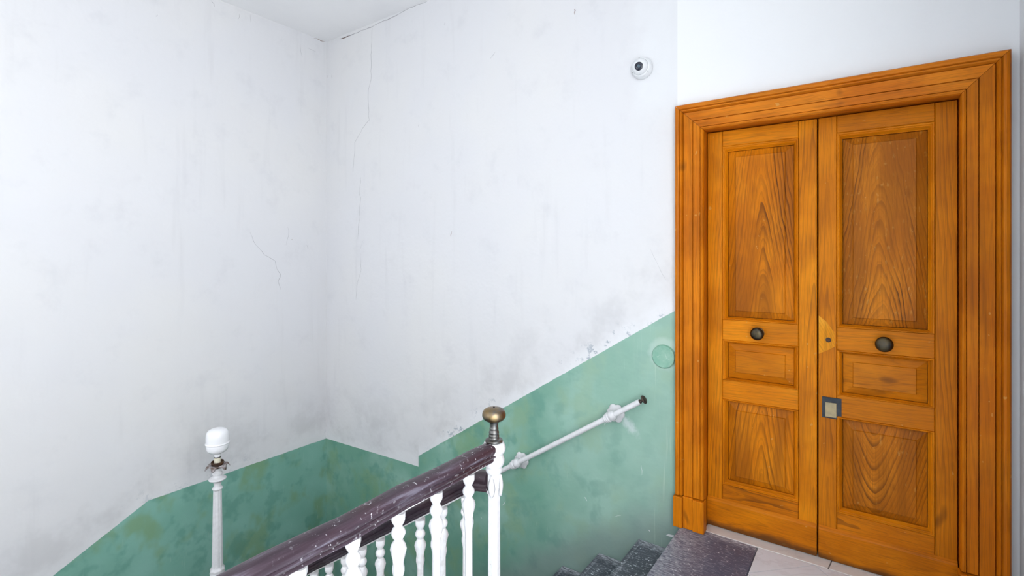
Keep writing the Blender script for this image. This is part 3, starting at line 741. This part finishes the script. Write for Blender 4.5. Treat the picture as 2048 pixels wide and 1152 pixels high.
b = bx(-.009, .009, -.008, .008, zf + .003, zf + .0042, bev=.0008); mesh_obj('lens', xf(b, F_), M_LENS2, lw)
b = lathe(bmesh.new(), [(.0545, .0265), (.0558, .036), (.052, .041), (.0475, .044), (.0455, .042), (.0455, .030)], 44, cap0=False, cap1=False); mesh_obj('retaining_ring', xf(b, R), M_PLASTIC, sc_, True, auto=50)
for a in (35, 155, 262):
    t = math.radians(a)
    mesh_obj('screw', xf(lathe(bmesh.new(), [(.0024, 0), (.0030, .0015), (.001, .002)], 12, (.0525 * math.cos(t), -.0525 * math.sin(t), .0385)), R), M_IRON, sc_)

sc_.scale = (1.07, 1.07, 1.07)
# ------------------------------------------------------------------ cracks, nicks and paint chips in the plaster
def ribbon(name, wall, pts, width, mat, seed=0):
    """hairline along pts on wall_back (x,z) or wall_left (y,z)"""
    rnd = random.Random(seed); P = []
    for (a, b_), (c, d) in zip(pts, pts[1:]):
        n = max(2, int(math.hypot(c - a, d - b_) / .035))
        for i in range(n):
            t = i / n; P.append((a + (c - a) * t + rnd.uniform(-.005, .005), b_ + (d - b_) * t + rnd.uniform(-.004, .004)))
    P.append(pts[-1]); bm = bmesh.new(); rings = []
    for i, p in enumerate(P):
        q0, q1 = P[max(0, i - 1)], P[min(len(P) - 1, i + 1)]
        dx, dz = q1[0] - q0[0], q1[1] - q0[1]; l = math.hypot(dx, dz) or 1
        w_ = width * (.35 + .65 * rnd.random()) * .5 * (1 if 0 < i < len(P) - 1 else .3)
        ox, oz = -dz / l * w_, dx / l * w_
        pr = [(p[0] + ox, p[1] + oz), (p[0] - ox, p[1] - oz)]
        h = .0006
        if wall is wall_left: rings.append([(XA + h, u, v) for u, v in pr] + [(XA - .002, u, v) for u, v in reversed(pr)])
        elif wall is ceiling: rings.append([(u, v, ZT - h) for u, v in pr] + [(u, v, ZT + .002) for u, v in reversed(pr)])
        else: rings.append([(u, -h, v) for u, v in pr] + [(u, .002, v) for u, v in reversed(pr)])
    loops(bm, rings); return mesh_obj(name, bm, mat, wall)
CRACKS = [
    ('B', [(-3.698, 3.651), (-3.712, 3.372), (-3.712, 3.18), (-3.755, 3.087), (-3.74, 2.818), (-3.833, 2.749), (-3.943, 2.638), (-3.973, 2.359)], 0.0035, 'd'),
    ('B', [(-3.855, 2.301), (-3.877, 2.177), (-3.862, 2.115), (-3.884, 1.906), (-3.899, 1.72)], 0.0035, 'd'),
    ('B', [(-3.826, 1.714), (-3.869, 1.626), (-3.855, 1.44), (-3.913, 1.298), (-3.928, 1.157)], 0.0025, 'd'),
    ('B', [(-4.172, 3.669), (-3.98, 3.664), (-3.712, 3.664), (-3.39, 3.676), (-3.171, 3.692), (-2.999, 3.689)], 0.008, 'd'),
    ('B', [(-4.156, 3.67), (-4.094, 3.664), (-4.01, 3.662)], 0.012, 'b'),
    ('B', [(-1.619, 3.229), (-1.612, 3.22), (-1.615, 3.197)], 0.006, 'b'),
    ('B', [(-2.725, 1.768), (-2.736, 1.728)], 0.006, 'b'),
    ('B', [(-4.364, 3.36), (-4.364, 3.331)], 0.006, 'b'),
    ('B', [(-4.299, 3.347), (-4.299, 3.313)], 0.004, 'd'),
    ('B', [(-3.093, 2.684), (-3.099, 2.659)], 0.003, 'd'),
    ('B', [(-2.287, 3.102), (-2.335, 3.061)], 0.003, 'd'),
    ('B', [(-2.796, 3.46), (-2.807, 3.442)], 0.004, 'd'),
    ('A', [(-0.754, 1.775), (-0.702, 1.667), (-0.621, 1.58), (-0.524, 1.525), (-0.514, 1.457), (-0.476, 1.406), (-0.495, 1.342), (-0.471, 1.259)], 0.004, 'd'),
    ('A', [(-0.403, 1.835), (-0.394, 1.765), (-0.423, 1.672)], 0.003, 'd'),
    ('A', [(-0.21, 1.675), (-0.2, 1.637)], 0.006, 'd'),
    ('A', [(-0.369, 1.733), (-0.364, 1.72)], 0.006, 'b'),
    ('A', [(-1.072, 3.663), (-1.049, 3.644), (-1.045, 3.621)], 0.007, 'd'),
    ('A', [(-0.848, 3.64), (-0.852, 3.596)], 0.003, 'd'),
    ('A', [(-0.75, 3.67), (-0.746, 3.606)], 0.003, 'd'),
    ('A', [(-0.283, 3.577), (-0.273, 3.5), (-0.257, 3.462)], 0.003, 'd'),
    ('A', [(-0.21, 3.564), (-0.114, 3.557)], 0.003, 'd'),
    ('A', [(-1.449, 3.398), (-1.462, 3.382)], 0.005, 'd'),
    ('A', [(-0.141, 3.684), (-0.015, 3.689)], 0.006, 'b'),
    ('B', [(-1.094, 1.61), (-0.995, 1.429)], 0.0015, 'd'),
    ('B', [(-0.995, -0.107), (-0.956, -0.1), (-0.932, -0.098)], 0.016, 'w'),
    ('B', [(-1.537, -0.03), (-1.522, -0.049)], 0.004, 'w'),
    ('B', [(-1.4, 0.478), (-1.386, 0.494)], 0.004, 'w'),
    ('B', [(-2.227, -0.286), (-2.19, -0.238)], 0.004, 'w'),
    ('B', [(-0.941, 0.717), (-0.938, 0.628)], 0.004, 'w'),
    ('B', [(-1.151, 0.279), (-1.145, 0.219)], 0.003, 'w'),
    ('B', [(-2.422, -0.423), (-2.412, -0.435)], 0.006, 'w'),
    ('B', [(-1.324, -0.092), (-1.283, -0.073)], 0.003, 'w'),
    ('B', [(-1.1, -0.107), (-1.094, -0.117)], 0.006, 'w'),
    ('B', [(-0.929, 0.096), (-0.932, 0.071)], 0.007, 'w')]
for i, (wn, pts, wd, mt) in enumerate(CRACKS):
    ribbon('crack' if mt != 'w' else 'paint_chip', wall_left if wn == 'A' else wall_back, pts, wd, {'d': M_CRACK, 'b': M_CRACKB, 'w': M_CHIP}[mt], i)
